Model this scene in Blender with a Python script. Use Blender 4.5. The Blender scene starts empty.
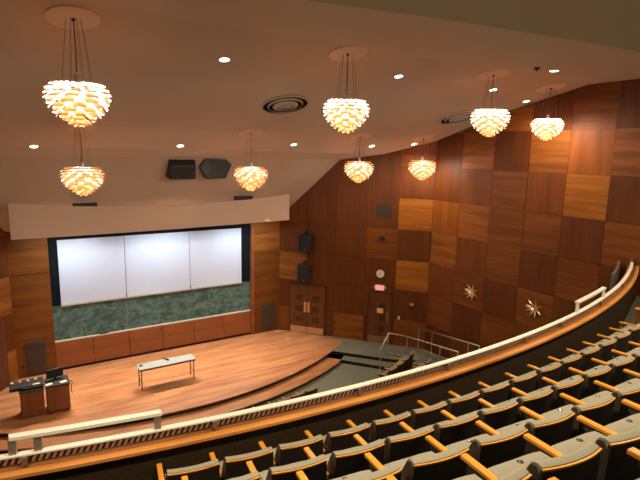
import bpy, math, random
from mathutils import Matrix, Vector
random.seed(7)
sc = bpy.context.scene
COL = sc.collection
PI = math.pi

# ------------------------------------------------------------------ camera
CAMH = 7.7
F_PX, PITCH, ROLL, YAW = 497.0, math.radians(9.9), math.radians(1.2), math.radians(32.6)
fw = Vector((math.sin(YAW)*math.cos(PITCH), math.cos(YAW)*math.cos(PITCH), -math.sin(PITCH)))
rt = Vector((math.cos(YAW), -math.sin(YAW), 0))
up = rt.cross(fw)
r2 = math.cos(ROLL)*rt + math.sin(ROLL)*up
u2 = -math.sin(ROLL)*rt + math.cos(ROLL)*up
cd = bpy.data.cameras.new('camera')
cam = bpy.data.objects.new('camera', cd)
COL.objects.link(cam)
cam.matrix_world = Matrix(((r2.x, u2.x, -fw.x, 0), (r2.y, u2.y, -fw.y, 0), (r2.z, u2.z, -fw.z, CAMH), (0, 0, 0, 1)))
cd.sensor_width = 36.0
cd.lens = F_PX/640*36.0
cd.clip_start = 0.05
sc.camera = cam

# ------------------------------------------------------------------ world, exposure
w = bpy.data.worlds.new('world')
sc.world = w
w.use_nodes = True
w.node_tree.nodes['Background'].inputs[0].default_value = (1.0, 0.72, 0.46, 1)
w.node_tree.nodes['Background'].inputs[1].default_value = 0.22
sc.view_settings.view_transform = 'Standard'
sc.view_settings.look = 'None'
sc.view_settings.exposure = 0.0
sc.view_settings.gamma = 1.0
sc.view_settings.use_curve_mapping = False

PENDANT_W = 205.0
WARM = (1.0, 0.83, 0.68)

def light(name, kind, loc, energy, color, size=0.1, size_y=None, aim=None, spot=None, blend=0.6):
    ld = bpy.data.lights.new(name, kind)
    ld.energy = energy
    ld.color = color
    if kind == 'AREA':
        ld.size = size
        if size_y:
            ld.shape = 'RECTANGLE'
            ld.size_y = size_y
    else:
        ld.shadow_soft_size = size
    if kind == 'SPOT':
        ld.spot_size = spot or 1.6
        ld.spot_blend = blend
    o = bpy.data.objects.new(name, ld)
    COL.objects.link(o)
    o.location = loc
    if aim is not None:
        o.rotation_euler = (Vector(aim)-Vector(loc)).to_track_quat('-Z', 'Y').to_euler()
    return o

# wash strips hidden behind the valance over the boards, stage downlights, balcony downlights
for x in (1.6, 4.8, 8.0):
    l = light('board_wash_light', 'AREA', (x, 17.62, 5.0), 40, (0.62, 0.81, 1.0), 2.4, 0.2, aim=(x, 18.8, 1.6))
    l.data.spread = 2.2
for x in (1.5, 4.8, 8.0):
    l = light('stage_wash_light', 'AREA', (x, 17.66, 5.08), 105, (1.0, 0.80, 0.58), 1.6, 0.3, aim=(x-.3, 15.8, 0.0))
    l.data.spread = 1.5
for x, y in ((-1.2, 3.0), (2.0, 2.6), (5.5, 2.2), (9.0, 2.4), (12.2, 2.9)):  # leftmost spot is added to brighten the left guard rail
    light('balcony_spot_light', 'SPOT', (x, y, 9.1), 540, (1.0, 0.78, 0.52), 0.12, aim=(x, y+0.4, 5), spot=2.4, blend=0.8)

# ------------------------------------------------------------------ materials
def srgb(r, g, b):
    f = lambda c: c/12.92 if c <= 0.04045 else ((c+0.055)/1.055)**2.4
    return (f(r/255), f(g/255), f(b/255), 1)

MATS = {}
def mat(name, color, rough=0.5, metal=0.0, spec=0.5, emit=None, estr=0.0, noise=None):
    if name in MATS:
        return MATS[name]
    m = bpy.data.materials.new(name)
    m.use_nodes = True
    nt = m.node_tree
    b = nt.nodes['Principled BSDF']
    b.inputs['Base Color'].default_value = (*color[:3], 1)
    b.inputs['Roughness'].default_value = rough
    b.inputs['Metallic'].default_value = metal
    b.inputs['Specular IOR Level'].default_value = spec
    if emit:
        b.inputs['Emission Color'].default_value = (*emit[:3], 1)
        b.inputs['Emission Strength'].default_value = estr
    if noise:
        sc_, amt = noise
        tc = nt.nodes.new('ShaderNodeTexCoord')
        nz = nt.nodes.new('ShaderNodeTexNoise')
        nz.inputs['Scale'].default_value = sc_
        nz.inputs['Detail'].default_value = 4
        nt.links.new(tc.outputs['Object'], nz.inputs['Vector'])
        rp = nt.nodes.new('ShaderNodeValToRGB')
        rp.color_ramp.elements[0].position = 0.3
        rp.color_ramp.elements[1].position = 0.7
        rp.color_ramp.elements[0].color = tuple(c*(1-amt) for c in color[:3])+(1,)
        rp.color_ramp.elements[1].color = tuple(min(1, c*(1+amt)) for c in color[:3])+(1,)
        nt.links.new(nz.outputs['Fac'], rp.inputs['Fac'])
        nt.links.new(rp.outputs['Color'], b.inputs['Base Color'])
    MATS[name] = m
    return m

def wood(name, c_dark, c_light, scale=(1.2, 16, 1), coord='UV', rough=0.35, bands=0.5, spec=0.4):
    """grain runs along the first coordinate"""
    if name in MATS:
        return MATS[name]
    m = bpy.data.materials.new(name)
    m.use_nodes = True
    nt = m.node_tree
    b = nt.nodes['Principled BSDF']
    b.inputs['Roughness'].default_value = rough
    b.inputs['Specular IOR Level'].default_value = spec
    tc = nt.nodes.new('ShaderNodeTexCoord')
    mp = nt.nodes.new('ShaderNodeMapping')
    mp.inputs['Scale'].default_value = scale
    nt.links.new(tc.outputs[coord], mp.inputs['Vector'])
    n1 = nt.nodes.new('ShaderNodeTexNoise')
    n1.inputs['Scale'].default_value = 1.0
    n1.inputs['Detail'].default_value = 6
    nt.links.new(mp.outputs[0], n1.inputs['Vector'])
    mp2 = nt.nodes.new('ShaderNodeMapping')
    mp2.inputs['Scale'].default_value = tuple(s*0.33 for s in scale)
    nt.links.new(tc.outputs[coord], mp2.inputs['Vector'])
    n2 = nt.nodes.new('ShaderNodeTexNoise')
    n2.inputs['Scale'].default_value = 1.0
    n2.inputs['Detail'].default_value = 2
    nt.links.new(mp2.outputs[0], n2.inputs['Vector'])
    mx = nt.nodes.new('ShaderNodeMix')
    mx.data_type = 'FLOAT'
    mx.inputs[0].default_value = bands
    nt.links.new(n1.outputs['Fac'], mx.inputs[2])
    nt.links.new(n2.outputs['Fac'], mx.inputs[3])
    rp = nt.nodes.new('ShaderNodeValToRGB')
    rp.color_ramp.elements[0].position = 0.39
    rp.color_ramp.elements[1].position = 0.61
    rp.color_ramp.elements[0].color = (*c_dark[:3], 1)
    rp.color_ramp.elements[1].color = (*c_light[:3], 1)
    nt.links.new(mx.outputs[0], rp.inputs['Fac'])
    nt.links.new(rp.outputs['Color'], b.inputs['Base Color'])
    MATS[name] = m
    return m

HB = wood('panel_h_bright', (.25, .080, .008), (.39, .145, .014), (0.8, 10, 1), bands=.62, spec=.25, rough=.5)
HM = wood('panel_h_mid', (.155, .049, .006), (.31, .105, .013), (0.8, 10, 1), bands=.62, spec=.25, rough=.5)
HD = wood('panel_h_dim', (.125, .038, .005), (.215, .067, .009), (0.8, 10, 1), bands=.62, spec=.25, rough=.5)
VB = wood('panel_v_bright', (.20, .058, .007), (.28, .084, .010), (10, 0.8, 1), bands=.62, spec=.25, rough=.5)
VM = wood('panel_v_mid', (.135, .038, .005), (.185, .054, .007), (10, 0.8, 1), bands=.62, spec=.25, rough=.5)
VD = wood('panel_v_dark', (.095, .027, .004), (.130, .037, .005), (10, 0.8, 1), bands=.62, spec=.25, rough=.5)
PANEL = [HB, HM, HD, VB, VM, VD]
BACK = mat('panel_gap', (.02, .008, .004), 0.8)
STAGEW = None
def stage_floor_mat():
    m = bpy.data.materials.new('stage_boards')
    m.use_nodes = True
    nt = m.node_tree
    b = nt.nodes['Principled BSDF']
    b.inputs['Roughness'].default_value = 0.38
    tc = nt.nodes.new('ShaderNodeTexCoord')
    br = nt.nodes.new('ShaderNodeTexBrick')
    br.offset = 0.37
    br.inputs['Scale'].default_value = 1.0
    br.inputs['Brick Width'].default_value = 2.2
    br.inputs['Row Height'].default_value = 0.075
    br.inputs['Mortar Size'].default_value = 0.002
    br.inputs['Color1'].default_value = (.44, .20, .085, 1)
    br.inputs['Color2'].default_value = (.58, .285, .13, 1)
    br.inputs['Mortar'].default_value = (.25, .10, .045, 1)
    nt.links.new(tc.outputs['Object'], br.inputs['Vector'])
    mp = nt.nodes.new('ShaderNodeMapping')
    mp.inputs['Scale'].default_value = (0.5, 2.2, 1)
    nt.links.new(tc.outputs['Object'], mp.inputs['Vector'])
    nz = nt.nodes.new('ShaderNodeTexNoise')
    nz.inputs['Scale'].default_value = 1.3
    nz.inputs['Detail'].default_value = 6
    nt.links.new(mp.outputs[0], nz.inputs['Vector'])
    rp = nt.nodes.new('ShaderNodeValToRGB')
    rp.color_ramp.elements[0].position = 0.3
    rp.color_ramp.elements[1].position = 0.7
    rp.color_ramp.elements[0].color = (.62, .52, .44, 1)
    rp.color_ramp.elements[1].color = (1, 1, 1, 1)
    nt.links.new(nz.outputs['Fac'], rp.inputs['Fac'])
    mx = nt.nodes.new('ShaderNodeMix')
    mx.data_type = 'RGBA'
    mx.blend_type = 'MULTIPLY'
    mx.inputs[0].default_value = 1
    nt.links.new(br.outputs['Color'], mx.inputs[6])
    nt.links.new(rp.outputs['Color'], mx.inputs[7])
    nt.links.new(mx.outputs[2], b.inputs['Base Color'])
    return m
STAGEM = stage_floor_mat()
STAGEDGE = wood('stage_step_wood', (.30, .13, .05), (.46, .22, .09), (1.5, 12, 1), coord='Object')
CEIL = mat('ceiling_paint', (.73, .61, .50), 0.9, spec=0.1)
HEAD = mat('ceiling_paint_dimmed', (.50, .39, .29), 0.9, spec=0.1)  # ceiling paint, darkened here; the header's shade is put into the colour
SOFF = mat('soffit_paint', (.50, .48, .36), 0.9, spec=0.1)
VAL = mat('valance_paint', (.58, .44, .33), 0.8, spec=0.2)
CARPET = mat('green_carpet', (.165, .170, .130), 0.95, spec=0.05, noise=(60, .2))
DCARPET = mat('dark_carpet', (.085, .085, .068), 0.95, spec=0.05, noise=(40, .25))
KNEE = mat('knee_wall_covering', (.040, .026, .014), 0.9, spec=0.1, noise=(30, .2))
RISER = mat('dark_riser', (.012, .010, .008), 0.8)
BLACK = mat('black_plastic', (.010, .010, .011), 0.45)
BLACKC = mat('black_curtain', (.008, .010, .012), 0.9, spec=0.1)
SCREEN = mat('white_board', (.70, .74, .80), 0.5)
STEEL = mat('brushed_steel', (.62, .60, .55), 0.32, 0.85)
CHROME = mat('chrome', (.80, .78, .72), 0.18, 1.0)
RAILP = mat('rail_paint', (.86, .84, .76), 0.35, spec=0.5)
RAILPOST = mat('rail_post_metal', (.20, .16, .11), 0.5, 0.4)
FABRIC = mat('grey_fabric', (.285, .278, .225), 0.95, spec=0.1, noise=(120, .10))
SHELL = mat('seat_shell', (.022, .015, .010), 0.6)
STAND = mat('seat_standard', (.045, .035, .025), 0.6)
ORANGE = wood('oiled_arm_wood', (.66, .27, .028), (.82, .38, .05), (30, 3, 30), coord='Object', rough=0.35)
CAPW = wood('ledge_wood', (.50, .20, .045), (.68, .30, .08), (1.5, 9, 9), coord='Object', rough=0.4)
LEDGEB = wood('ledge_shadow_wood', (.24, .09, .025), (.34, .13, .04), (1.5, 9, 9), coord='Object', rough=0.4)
DOORW = wood('door_wood', (.10, .034, .010), (.15, .050, .014), (8, 1.0, 1), coord='Object')
DOORD = wood('door_inset_wood', (.045, .015, .008), (.07, .022, .010), (8, 1, 1), coord='Object')
CABW = wood('cabinet_wood', (.22, .068, .020), (.31, .10, .030), (1, 1, 7), coord='Object')
PODW = wood('podium_wood', (.20, .068, .020), (.27, .092, .028), (6, 6, 1), coord='Object')
FRAMEW = wood('frame_wood', (.07, .022, .009), (.11, .035, .013), (6, 6, 1), coord='Object')
BRASS = mat('brass', (.62, .36, .16), 0.4, 0.5)
BRASSDIM = mat('bronze_plate', (.36, .20, .09), 0.45, 0.5)
GRILLE = mat('grille_brown', (.075, .045, .028), 0.7)
PALE = mat('pale_table_top', (.27, .31, .31), 0.45)
TRAY = mat('chalk_tray', (.62, .55, .42), 0.5, 0.2)
CREAM = mat('cream_plastic', (.68, .60, .48), 0.5)
CLOCKF = mat('clock_face', (.78, .70, .60), 0.4)
DARKM = mat('dark_metal', (.03, .03, .03), 0.4, 0.5)
BROWNLEG = mat('table_leg', (.14, .06, .04), 0.4, 0.5)
YELLOW = mat('note_paper', (.78, .52, .16), 0.8)
RED = mat('alarm_red', (.70, .04, .03), 0.4)
LAMPG = mat('downlight_glow', (1, .9, .75), 0.5, emit=(1, .80, .55), estr=9.0)
BULB = mat('bulb_glow', (1, .9, .75), 0.5, emit=(1, .74, .46), estr=40.0)
EXITM = mat('exit_glow', (.9, .2, .15), 0.5, emit=(1, .10, .09), estr=2.2)
EXITB = mat('exit_panel', (.9, .5, .45), 0.5, emit=(1, .32, .28), estr=0.55)
WHITE = mat('white_plastic', (.75, .72, .66), 0.4)

def chalk_mat():
    m = bpy.data.materials.new('chalkboard_green')
    m.use_nodes = True
    nt = m.node_tree
    b = nt.nodes['Principled BSDF']
    b.inputs['Roughness'].default_value = 0.7
    tc = nt.nodes.new('ShaderNodeTexCoord')
    mp = nt.nodes.new('ShaderNodeMapping')
    mp.inputs['Scale'].default_value = (1.0, 1.0, 1.4)
    nt.links.new(tc.outputs['Object'], mp.inputs['Vector'])
    nz = nt.nodes.new('ShaderNodeTexNoise')
    nz.inputs['Scale'].default_value = 2.6
    nz.inputs['Detail'].default_value = 7
    nz.inputs['Roughness'].default_value = 0.62
    nz.inputs['Distortion'].default_value = 1.1
    nt.links.new(mp.outputs[0], nz.inputs['Vector'])
    rp = nt.nodes.new('ShaderNodeValToRGB')
    rp.color_ramp.elements[0].position = 0.40
    rp.color_ramp.elements[1].position = 0.72
    rp.color_ramp.elements[0].color = (.030, .085, .062, 1)
    rp.color_ramp.elements[1].color = (.17, .25, .21, 1)
    nt.links.new(nz.outputs['Fac'], rp.inputs['Fac'])
    nt.links.new(rp.outputs['Color'], b.inputs['Base Color'])
    return m
CHALK = chalk_mat()

def leaf_mat():
    m = bpy.data.materials.new('lamp_leaf')
    m.use_nodes = True
    nt = m.node_tree
    nt.nodes.clear()
    out = nt.nodes.new('ShaderNodeOutputMaterial')
    geo = nt.nodes.new('ShaderNodeNewGeometry')
    mxc = nt.nodes.new('ShaderNodeMix')
    mxc.data_type = 'RGBA'
    mxc.inputs[6].default_value = (.55, .23, .09, 1)
    mxc.inputs[7].default_value = (.92, .86, .78, 1)
    nt.links.new(geo.outputs['Backfacing'], mxc.inputs[0])
    d = nt.nodes.new('ShaderNodeBsdfDiffuse')
    nt.links.new(mxc.outputs[2], d.inputs['Color'])
    t = nt.nodes.new('ShaderNodeBsdfTranslucent')
    t.inputs['Color'].default_value = (.95, .50, .25, 1)
    mx = nt.nodes.new('ShaderNodeMixShader')
    mx.inputs[0].default_value = 0.06
    nt.links.new(d.outputs[0], mx.inputs[1])
    nt.links.new(t.outputs[0], mx.inputs[2])
    nt.links.new(mx.outputs[0], out.inputs['Surface'])
    return m
LEAF = leaf_mat()

# ------------------------------------------------------------------ mesh builder
class MB:
    def __init__(self):
        self.v, self.f, self.m, self.uv = [], [], [], []
    def face(self, idx, m=0, uv=None):
        self.f.append(idx); self.m.append(m); self.uv.append(uv)
    def add(self, pts):
        n = len(self.v); self.v.extend([tuple(p) for p in pts]); return n
    def box(self, x0, x1, y0, y1, z0, z1, m=0):
        n = self.add([(x0,y0,z0),(x1,y0,z0),(x1,y1,z0),(x0,y1,z0),(x0,y0,z1),(x1,y0,z1),(x1,y1,z1),(x0,y1,z1)])
        for q in ((0,3,2,1),(4,5,6,7),(0,1,5,4),(1,2,6,5),(2,3,7,6),(3,0,4,7)):
            self.face(tuple(n+i for i in q), m)
        return self
    def hexa(self, p8, m=0, uvs=None):
        n = self.add(p8)
        for k, q in enumerate(((0,3,2,1),(4,5,6,7),(0,1,5,4),(1,2,6,5),(2,3,7,6),(3,0,4,7))):
            self.face(tuple(n+i for i in q), m, uvs if k == 2 else None)
    def prism(self, poly, z0, z1, m=0):
        k = len(poly)
        a = self.add([(x, y, z0) for x, y in poly]); b = self.add([(x, y, z1) for x, y in poly])
        self.face(tuple(a+i for i in reversed(range(k))), m); self.face(tuple(b+i for i in range(k)), m)
        for i in range(k):
            j = (i+1) % k
            self.face((a+i, a+j, b+j, b+i), m)
        return self
    def prism_x(self, poly, x0, x1, m=0):      # polygon in (y, z)
        k = len(poly)
        a = self.add([(x0, y, z) for y, z in poly]); b = self.add([(x1, y, z) for y, z in poly])
        self.face(tuple(a+i for i in reversed(range(k))), m); self.face(tuple(b+i for i in range(k)), m)
        for i in range(k):
            j = (i+1) % k
            self.face((a+i, a+j, b+j, b+i), m)
        return self
    def sweepx(self, sec, xs, yoff, zoff, m=0):  # section (y, z) swept along x with offsets
        k = len(sec); rows = []
        for x in xs:
            rows.append(self.add([(x, y+yoff(x), z+zoff(x)) for y, z in sec]))
        for a, b in zip(rows, rows[1:]):
            for i in range(k):
                j = (i+1) % k
                self.face((a+i, b+i, b+j, a+j), m)
        self.face(tuple(rows[0]+i for i in range(k)), m)
        self.face(tuple(rows[-1]+i for i in reversed(range(k))), m)
        return self
    def tube(self, pts, r, seg=8, m=0, caps=True):
        pts = [Vector(p) for p in pts]; rows = []
        prev = None
        for i, p in enumerate(pts):
            if i == 0: t = pts[1]-pts[0]
            elif i == len(pts)-1: t = pts[-1]-pts[-2]
            else: t = (pts[i+1]-p).normalized()+(p-pts[i-1]).normalized()
            t.normalize()
            if prev is None:
                h = Vector((0, 0, 1)) if abs(t.z) < 0.9 else Vector((1, 0, 0))
                u = t.cross(h).normalized()
            else:
                u = (prev-t*prev.dot(t)).normalized()
            prev = u; v = t.cross(u)
            rr = r[i] if isinstance(r, (list, tuple)) else r
            rows.append(self.add([p+(u*math.cos(2*PI*k/seg)+v*math.sin(2*PI*k/seg))*rr for k in range(seg)]))
        for a, b in zip(rows, rows[1:]):
            for k in range(seg):
                j = (k+1) % seg
                self.face((a+k, a+j, b+j, b+k), m)
        if caps:
            self.face(tuple(rows[0]+k for k in reversed(range(seg))), m)
            self.face(tuple(rows[-1]+k for k in range(seg)), m)
        return self
    def lathe(self, prof, c=(0, 0, 0), seg=24, m=0):   # prof (r, z)
        rows = [self.add([(c[0]+r*math.cos(2*PI*k/seg), c[1]+r*math.sin(2*PI*k/seg), c[2]+z) for k in range(seg)]) for r, z in prof]
        for a, b in zip(rows, rows[1:]):
            for k in range(seg):
                j = (k+1) % seg
                self.face((a+k, a+j, b+j, b+k), m)
        self.face(tuple(rows[0]+k for k in reversed(range(seg))), m)
        self.face(tuple(rows[-1]+k for k in range(seg)), m)
        return self
    def disc_y(self, cx, cz, r, y0, y1, seg=24, m=0):   # short cylinder along y
        a = self.add([(cx+r*math.cos(2*PI*k/seg), y0, cz+r*math.sin(2*PI*k/seg)) for k in range(seg)])
        b = self.add([(cx+r*math.cos(2*PI*k/seg), y1, cz+r*math.sin(2*PI*k/seg)) for k in range(seg)])
        for k in range(seg):
            j = (k+1) % seg
            self.face((a+k, a+j, b+j, b+k), m)
        self.face(tuple(a+k for k in reversed(range(seg))), m); self.face(tuple(b+k for k in range(seg)), m)
        return self
    def arc(self, prof, c, xlo, xhi, n=64, m=0, mats=None):   # closed (r, z) profile swept about c, clipped in x
        k = len(prof); rows = []
        for t in range(n+1):
            q = t/n; pts = []
            for r, z in prof:
                a0 = math.asin(max(-1, min(1, (xlo-c[0])/r))); a1 = math.asin(max(-1, min(1, (xhi-c[0])/r)))
                a = a0+(a1-a0)*q
                pts.append((c[0]+r*math.sin(a), c[1]-r*math.cos(a), z))
            rows.append(self.add(pts))
        for a, b in zip(rows, rows[1:]):
            for i in range(k):
                j = (i+1) % k
                self.face((a+i, a+j, b+j, b+i), mats[i] if mats else m)
        self.face(tuple(rows[0]+i for i in reversed(range(k))), m)
        self.face(tuple(rows[-1]+i for i in range(k)), m)
        return self
    def mesh(self, name, mats, smooth=False):
        me = bpy.data.meshes.new(name)
        me.from_pydata(self.v, [], self.f)
        mats = mats if isinstance(mats, (list, tuple)) else [mats]
        for m in mats: me.materials.append(m)
        ul = me.uv_layers.new(name='UVMap')
        for p, m, uv in zip(me.polygons, self.m, self.uv):
            p.material_index = m
            p.use_smooth = smooth
            if uv:
                for li, q in zip(p.loop_indices, uv): ul.data[li].uv = q
        import bmesh
        bm = bmesh.new(); bm.from_mesh(me); bmesh.ops.recalc_face_normals(bm, faces=bm.faces); bm.to_mesh(me); bm.free()
        return me
    def build(self, name, mats, parent=None, smooth=False, bevel=0, angle=None):
        me = self.mesh(name, mats, smooth)
        o = bpy.data.objects.new(name, me)
        COL.objects.link(o)
        if parent: o.parent = parent
        if bevel:
            b = o.modifiers.new('Bevel', 'BEVEL'); b.width = bevel; b.segments = 2; b.limit_method = 'ANGLE'
        if smooth and angle:
            try: me.set_sharp_from_angle(angle=angle)
            except Exception: pass
        return o

def thing(name, label, cat, loc=(0, 0, 0), rz=0, group=None):
    o = bpy.data.objects.new(name, None)
    COL.objects.link(o)
    o.empty_display_size = 0.1
    o.location = loc; o.rotation_euler = (0, 0, rz)
    return tag(o, label, cat, group)
def tag(o, label, cat, group=None):
    o['label'] = label; o['category'] = cat
    if group: o['group'] = group
    return o
def struct(o, label=None):
    o['kind'] = 'structure'
    if label: o['label'] = label
    return o
def dup(o, parent=None):
    c = o.copy(); COL.objects.link(c); c.parent = parent
    for ch in list(o.children): dup(ch, c)
    return c
def text_part(name, body, size, loc, rot, m, parent, extrude=0.002):
    cu = bpy.data.curves.new(name, 'FONT'); cu.body = body; cu.size = size; cu.extrude = extrude
    cu.align_x = 'CENTER'; cu.align_y = 'CENTER'
    t = bpy.data.objects.new('tmp_text', cu); COL.objects.link(t)
    me = bpy.data.meshes.new_from_object(t.evaluated_get(bpy.context.evaluated_depsgraph_get()))
    bpy.data.objects.remove(t)
    me.materials.clear(); me.materials.append(m)
    o = bpy.data.objects.new(name, me); COL.objects.link(o)
    o.parent = parent; o.location = loc; o.rotation_euler = rot
    return o

# ------------------------------------------------------------------ frames of the room
WX = 13.9                                   # right wall plane
P2 = Vector((9.85, 18.62, 0)); E2 = Vector((0.640, -0.768, 0)); N2 = Vector((-0.768, -0.640, 0))
RZ2 = math.atan2(E2.y, E2.x)
def on2(s, out, z): return P2+E2*s+N2*out+Vector((0, 0, z))
RZR = -PI/2
CEIL_PROF = [(16.6, 7.47), (15.25, 7.72), (13.7, 8.25), (11.76, 8.82), (10.6, 9.17), (8.1, 9.72), (6.3, 9.74), (-3.0, 9.76)]
def ceilz(y):
    for (ya, za), (yb, zb) in zip(CEIL_PROF, CEIL_PROF[1:]):
        if yb <= y <= ya: return za+(zb-za)*(y-ya)/(yb-ya)
    return 9.76
def ceil_tilt(y):
    for (ya, za), (yb, zb) in zip(CEIL_PROF, CEIL_PROF[1:]):
        if yb <= y <= ya: return math.atan2(zb-za, yb-ya)
    return 0

ZR = [-1.375+1.235*j for j in range(0, 11)]     # panel rows, index j-1
BR = {}                                          # set veneer tones; on the angled wall some are darkened for its shade
BR.update({(4, 5): 0, (3, 6): 1, (-1, 4): 0, (-1, 2): 0, (0, 3): 1, (2, 4): 2, (1, 4): 1, (4, 6): 3, (3, 5): 4,
           (5, 5): 5, (5, 6): 1, (4, 4): 5, (3, 4): 2, (5, 4): 2, (0, 4): 3, (0, 5): 5, (1, 5): 4, (2, 5): 2, (1, 3): 4,
           (2, 3): 2, (3, 3): 5, (4, 3): 2, (5, 3): 5, (0, 2): 4, (1, 2): 2, (2, 2): 5, (3, 2): 2, (4, 2): 5, (-1, 3): 5,
           (-2, 3): 2, (-2, 2): 5, (-1, 1): 5, (-2, 4): 5, (-1, 5): 5, (-6, 2): 0, (-2, 1): 4, (-3, 1): 5, (-4, 0): 5, (-3, 0): 1, (-4, 2): 5, (-5, 2): 1, (-2, 5): 5, (-3, 4): 5})
def panel_wall(name, p, e, n, cols, i0, label, rows=(0, 9), mirror=False):
    """square veneer panels standing 3 cm off a dark backing; cols = distances along e"""
    mb = MB()
    p = Vector(p); e = Vector(e); n = Vector(n)
    P = lambda s, o, z: tuple(p+e*s+n*o+Vector((0, 0, z)))
    def slab(s0, s1, o0, o1, z0, z1, m):
        uvs = [(s0, z0), (s1, z0), (s1, z1), (s0, z1)]
        mb.hexa([P(s0, o1, z0), P(s1, o1, z0), P(s1, o0, z0), P(s0, o0, z0), P(s0, o1, z1), P(s1, o1, z1), P(s1, o0, z1), P(s0, o0, z1)], m, uvs)
    slab(cols[0], cols[-1], -0.12, 0, ZR[rows[0]], ZR[rows[1]], 6)
    rnd = random.Random(hash(name) & 0 or 11)
    for ci, (s0, s1) in enumerate(zip(cols, cols[1:])):
        i = i0+ci if not mirror else i0-ci
        for rj in range(*rows):
            j = rj-1
            if (i, j) in BR: k = BR[(i, j)]
            elif i <= -3 and name == 'wall_right_front': k = 2 if (i+j) % 2 and j < 1 else 5  # stage end of this wall: its shade put in as darker panels
            elif (i+j) % 2: k = rnd.choice([1, 2, 2])
            else: k = rnd.choice([4, 5, 5])
            g = 0.005; o = 0.028+0.012*rnd.random()
            slab(s0+g, s1-g, 0, o, ZR[rj]+g, ZR[rj+1]-g, k)
    return struct(mb.build(name, PANEL+[BACK]), label)

# right wall (facing -X), panels counted from the corner towards the balcony
yc = [13.68, 12.39, 11.05, 9.72, 8.45, 7.2]
while yc[-1] > -3: yc.append(yc[-1]-1.25)
panel_wall('wall_right', (WX, 13.68, 0), (0, -1, 0), (-1, 0, 0), [13.68-y for y in yc], 0,
           'tall right side wall of square wood veneer panels in a checkerboard')
# angled wall between stage corner and right wall
cols2 = [0, 1.25, 2.5, 3.8, 5.05, 6.36]
panel_wall('wall_right_front', P2, E2, N2, cols2, -5, 'angled panelled wall with the two exits beside the stage')
# mirrored angled wall left of the stage
panel_wall('wall_left_front', (-4.12, 13.74, 0), (0.640, 0.768, 0), (0.768, -0.640, 0), [0, 1.31, 2.56, 3.86, 5.11, 6.36], -1,
           'panelled wall left of the stage', mirror=True)
yl = [-3.0+1.2*k for k in range(14)]+[13.74]
panel_wall('wall_left', (-4.12, 0, 0), (0, 1, 0), (1, 0, 0), yl, 0, 'tall left side wall of square wood veneer panels')

# ------------------------------------------------------------------ ceiling, header, soffit
XL = -4.15
mb = MB()
xs_ = (XL, WX+0.02)
top = [(y, z) for y, z in CEIL_PROF]
n0 = mb.add([(XL, y, z) for y, z in top]); n1 = mb.add([(WX+0.02, y, z) for y, z in top])
n2 = mb.add([(XL, y, z+0.25) for y, z in top]); n3 = mb.add([(WX+0.02, y, z+0.25) for y, z in top])
for i in range(len(top)-1):
    mb.face((n0+i, n1+i, n1+i+1, n0+i+1)); mb.face((n2+i, n2+i+1, n3+i+1, n3+i))
k = len(top)-1
mb.face((n0, n2, n3, n1)); mb.face((n0+k, n1+k, n3+k, n2+k))
for a, b in ((n0, n2), (n1, n3)):
    for i in range(k): mb.face((a+i, a+i+1, b+i+1, b+i))
struct(mb.build('ceiling', CEIL), 'sloped cream plaster ceiling over the hall')

mb = MB()
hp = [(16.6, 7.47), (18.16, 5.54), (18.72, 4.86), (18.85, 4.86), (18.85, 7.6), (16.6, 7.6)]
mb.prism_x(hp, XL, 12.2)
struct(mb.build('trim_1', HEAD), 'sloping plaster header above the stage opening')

edge = []
for i in range(40):
    x = -4.1+i*(WX+4.1)/39
    edge.append((x, 5.23-0.284*x+0.01315*x*x))
mb = MB()
mb.prism(edge+[(WX, -3), (-4.1, -3)], 9.2, 9.75)
struct(mb.build('trim_2', SOFF), 'olive soffit over the balcony')

# ------------------------------------------------------------------ stage, floors
SC, SR = (4.69, 25.39), 11.56
def arcpts(c, r, x0, x1, n):
    a0 = math.asin((x0-c[0])/r); a1 = math.asin((x1-c[0])/r)
    return [(c[0]+r*math.sin(a0+(a1-a0)*i/n), c[1]-r*math.cos(a0+(a1-a0)*i/n)) for i in range(n+1)]
a = arcpts(SC, SR, -2.3, 11.55, 48)
poly = a+[(9.9, 18.8), (-.1, 18.8)]
mb = MB(); mb.prism(poly, -0.035, 0)
struct(mb.build('floor_stage', STAGEM), 'curved wooden stage floor')
mb = MB(); mb.prism(arcpts(SC, SR-0.06, -2.3, 11.5, 48)+[(9.8, 18.7), (-.1, 18.7)], -0.15, -0.035)
struct(mb.build('trim_3', RISER), 'dark riser under the stage edge')
mb = MB(); mb.prism(arcpts(SC, SR+0.56, -2.75, 10.5, 48)+[(10.9, 15.1), (9.0, 18), (-.6, 18)], -0.19, -0.15)
struct(mb.build('floor_step', STAGEDGE), 'curved wooden step in front of the stage')
mb = MB(); mb.prism(arcpts(SC, SR+0.50, -2.7, 10.4, 48)+[(9.0, 18), (-.6, 18)], -0.30, -0.19)
struct(mb.build('trim_4', RISER), 'dark riser under the curved step')
mb = MB(); mb.box(XL, WX+0.1, -4, 19, -0.42, -0.30)
struct(mb.build('floor', CARPET), 'grey green carpet of the main floor')
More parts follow.
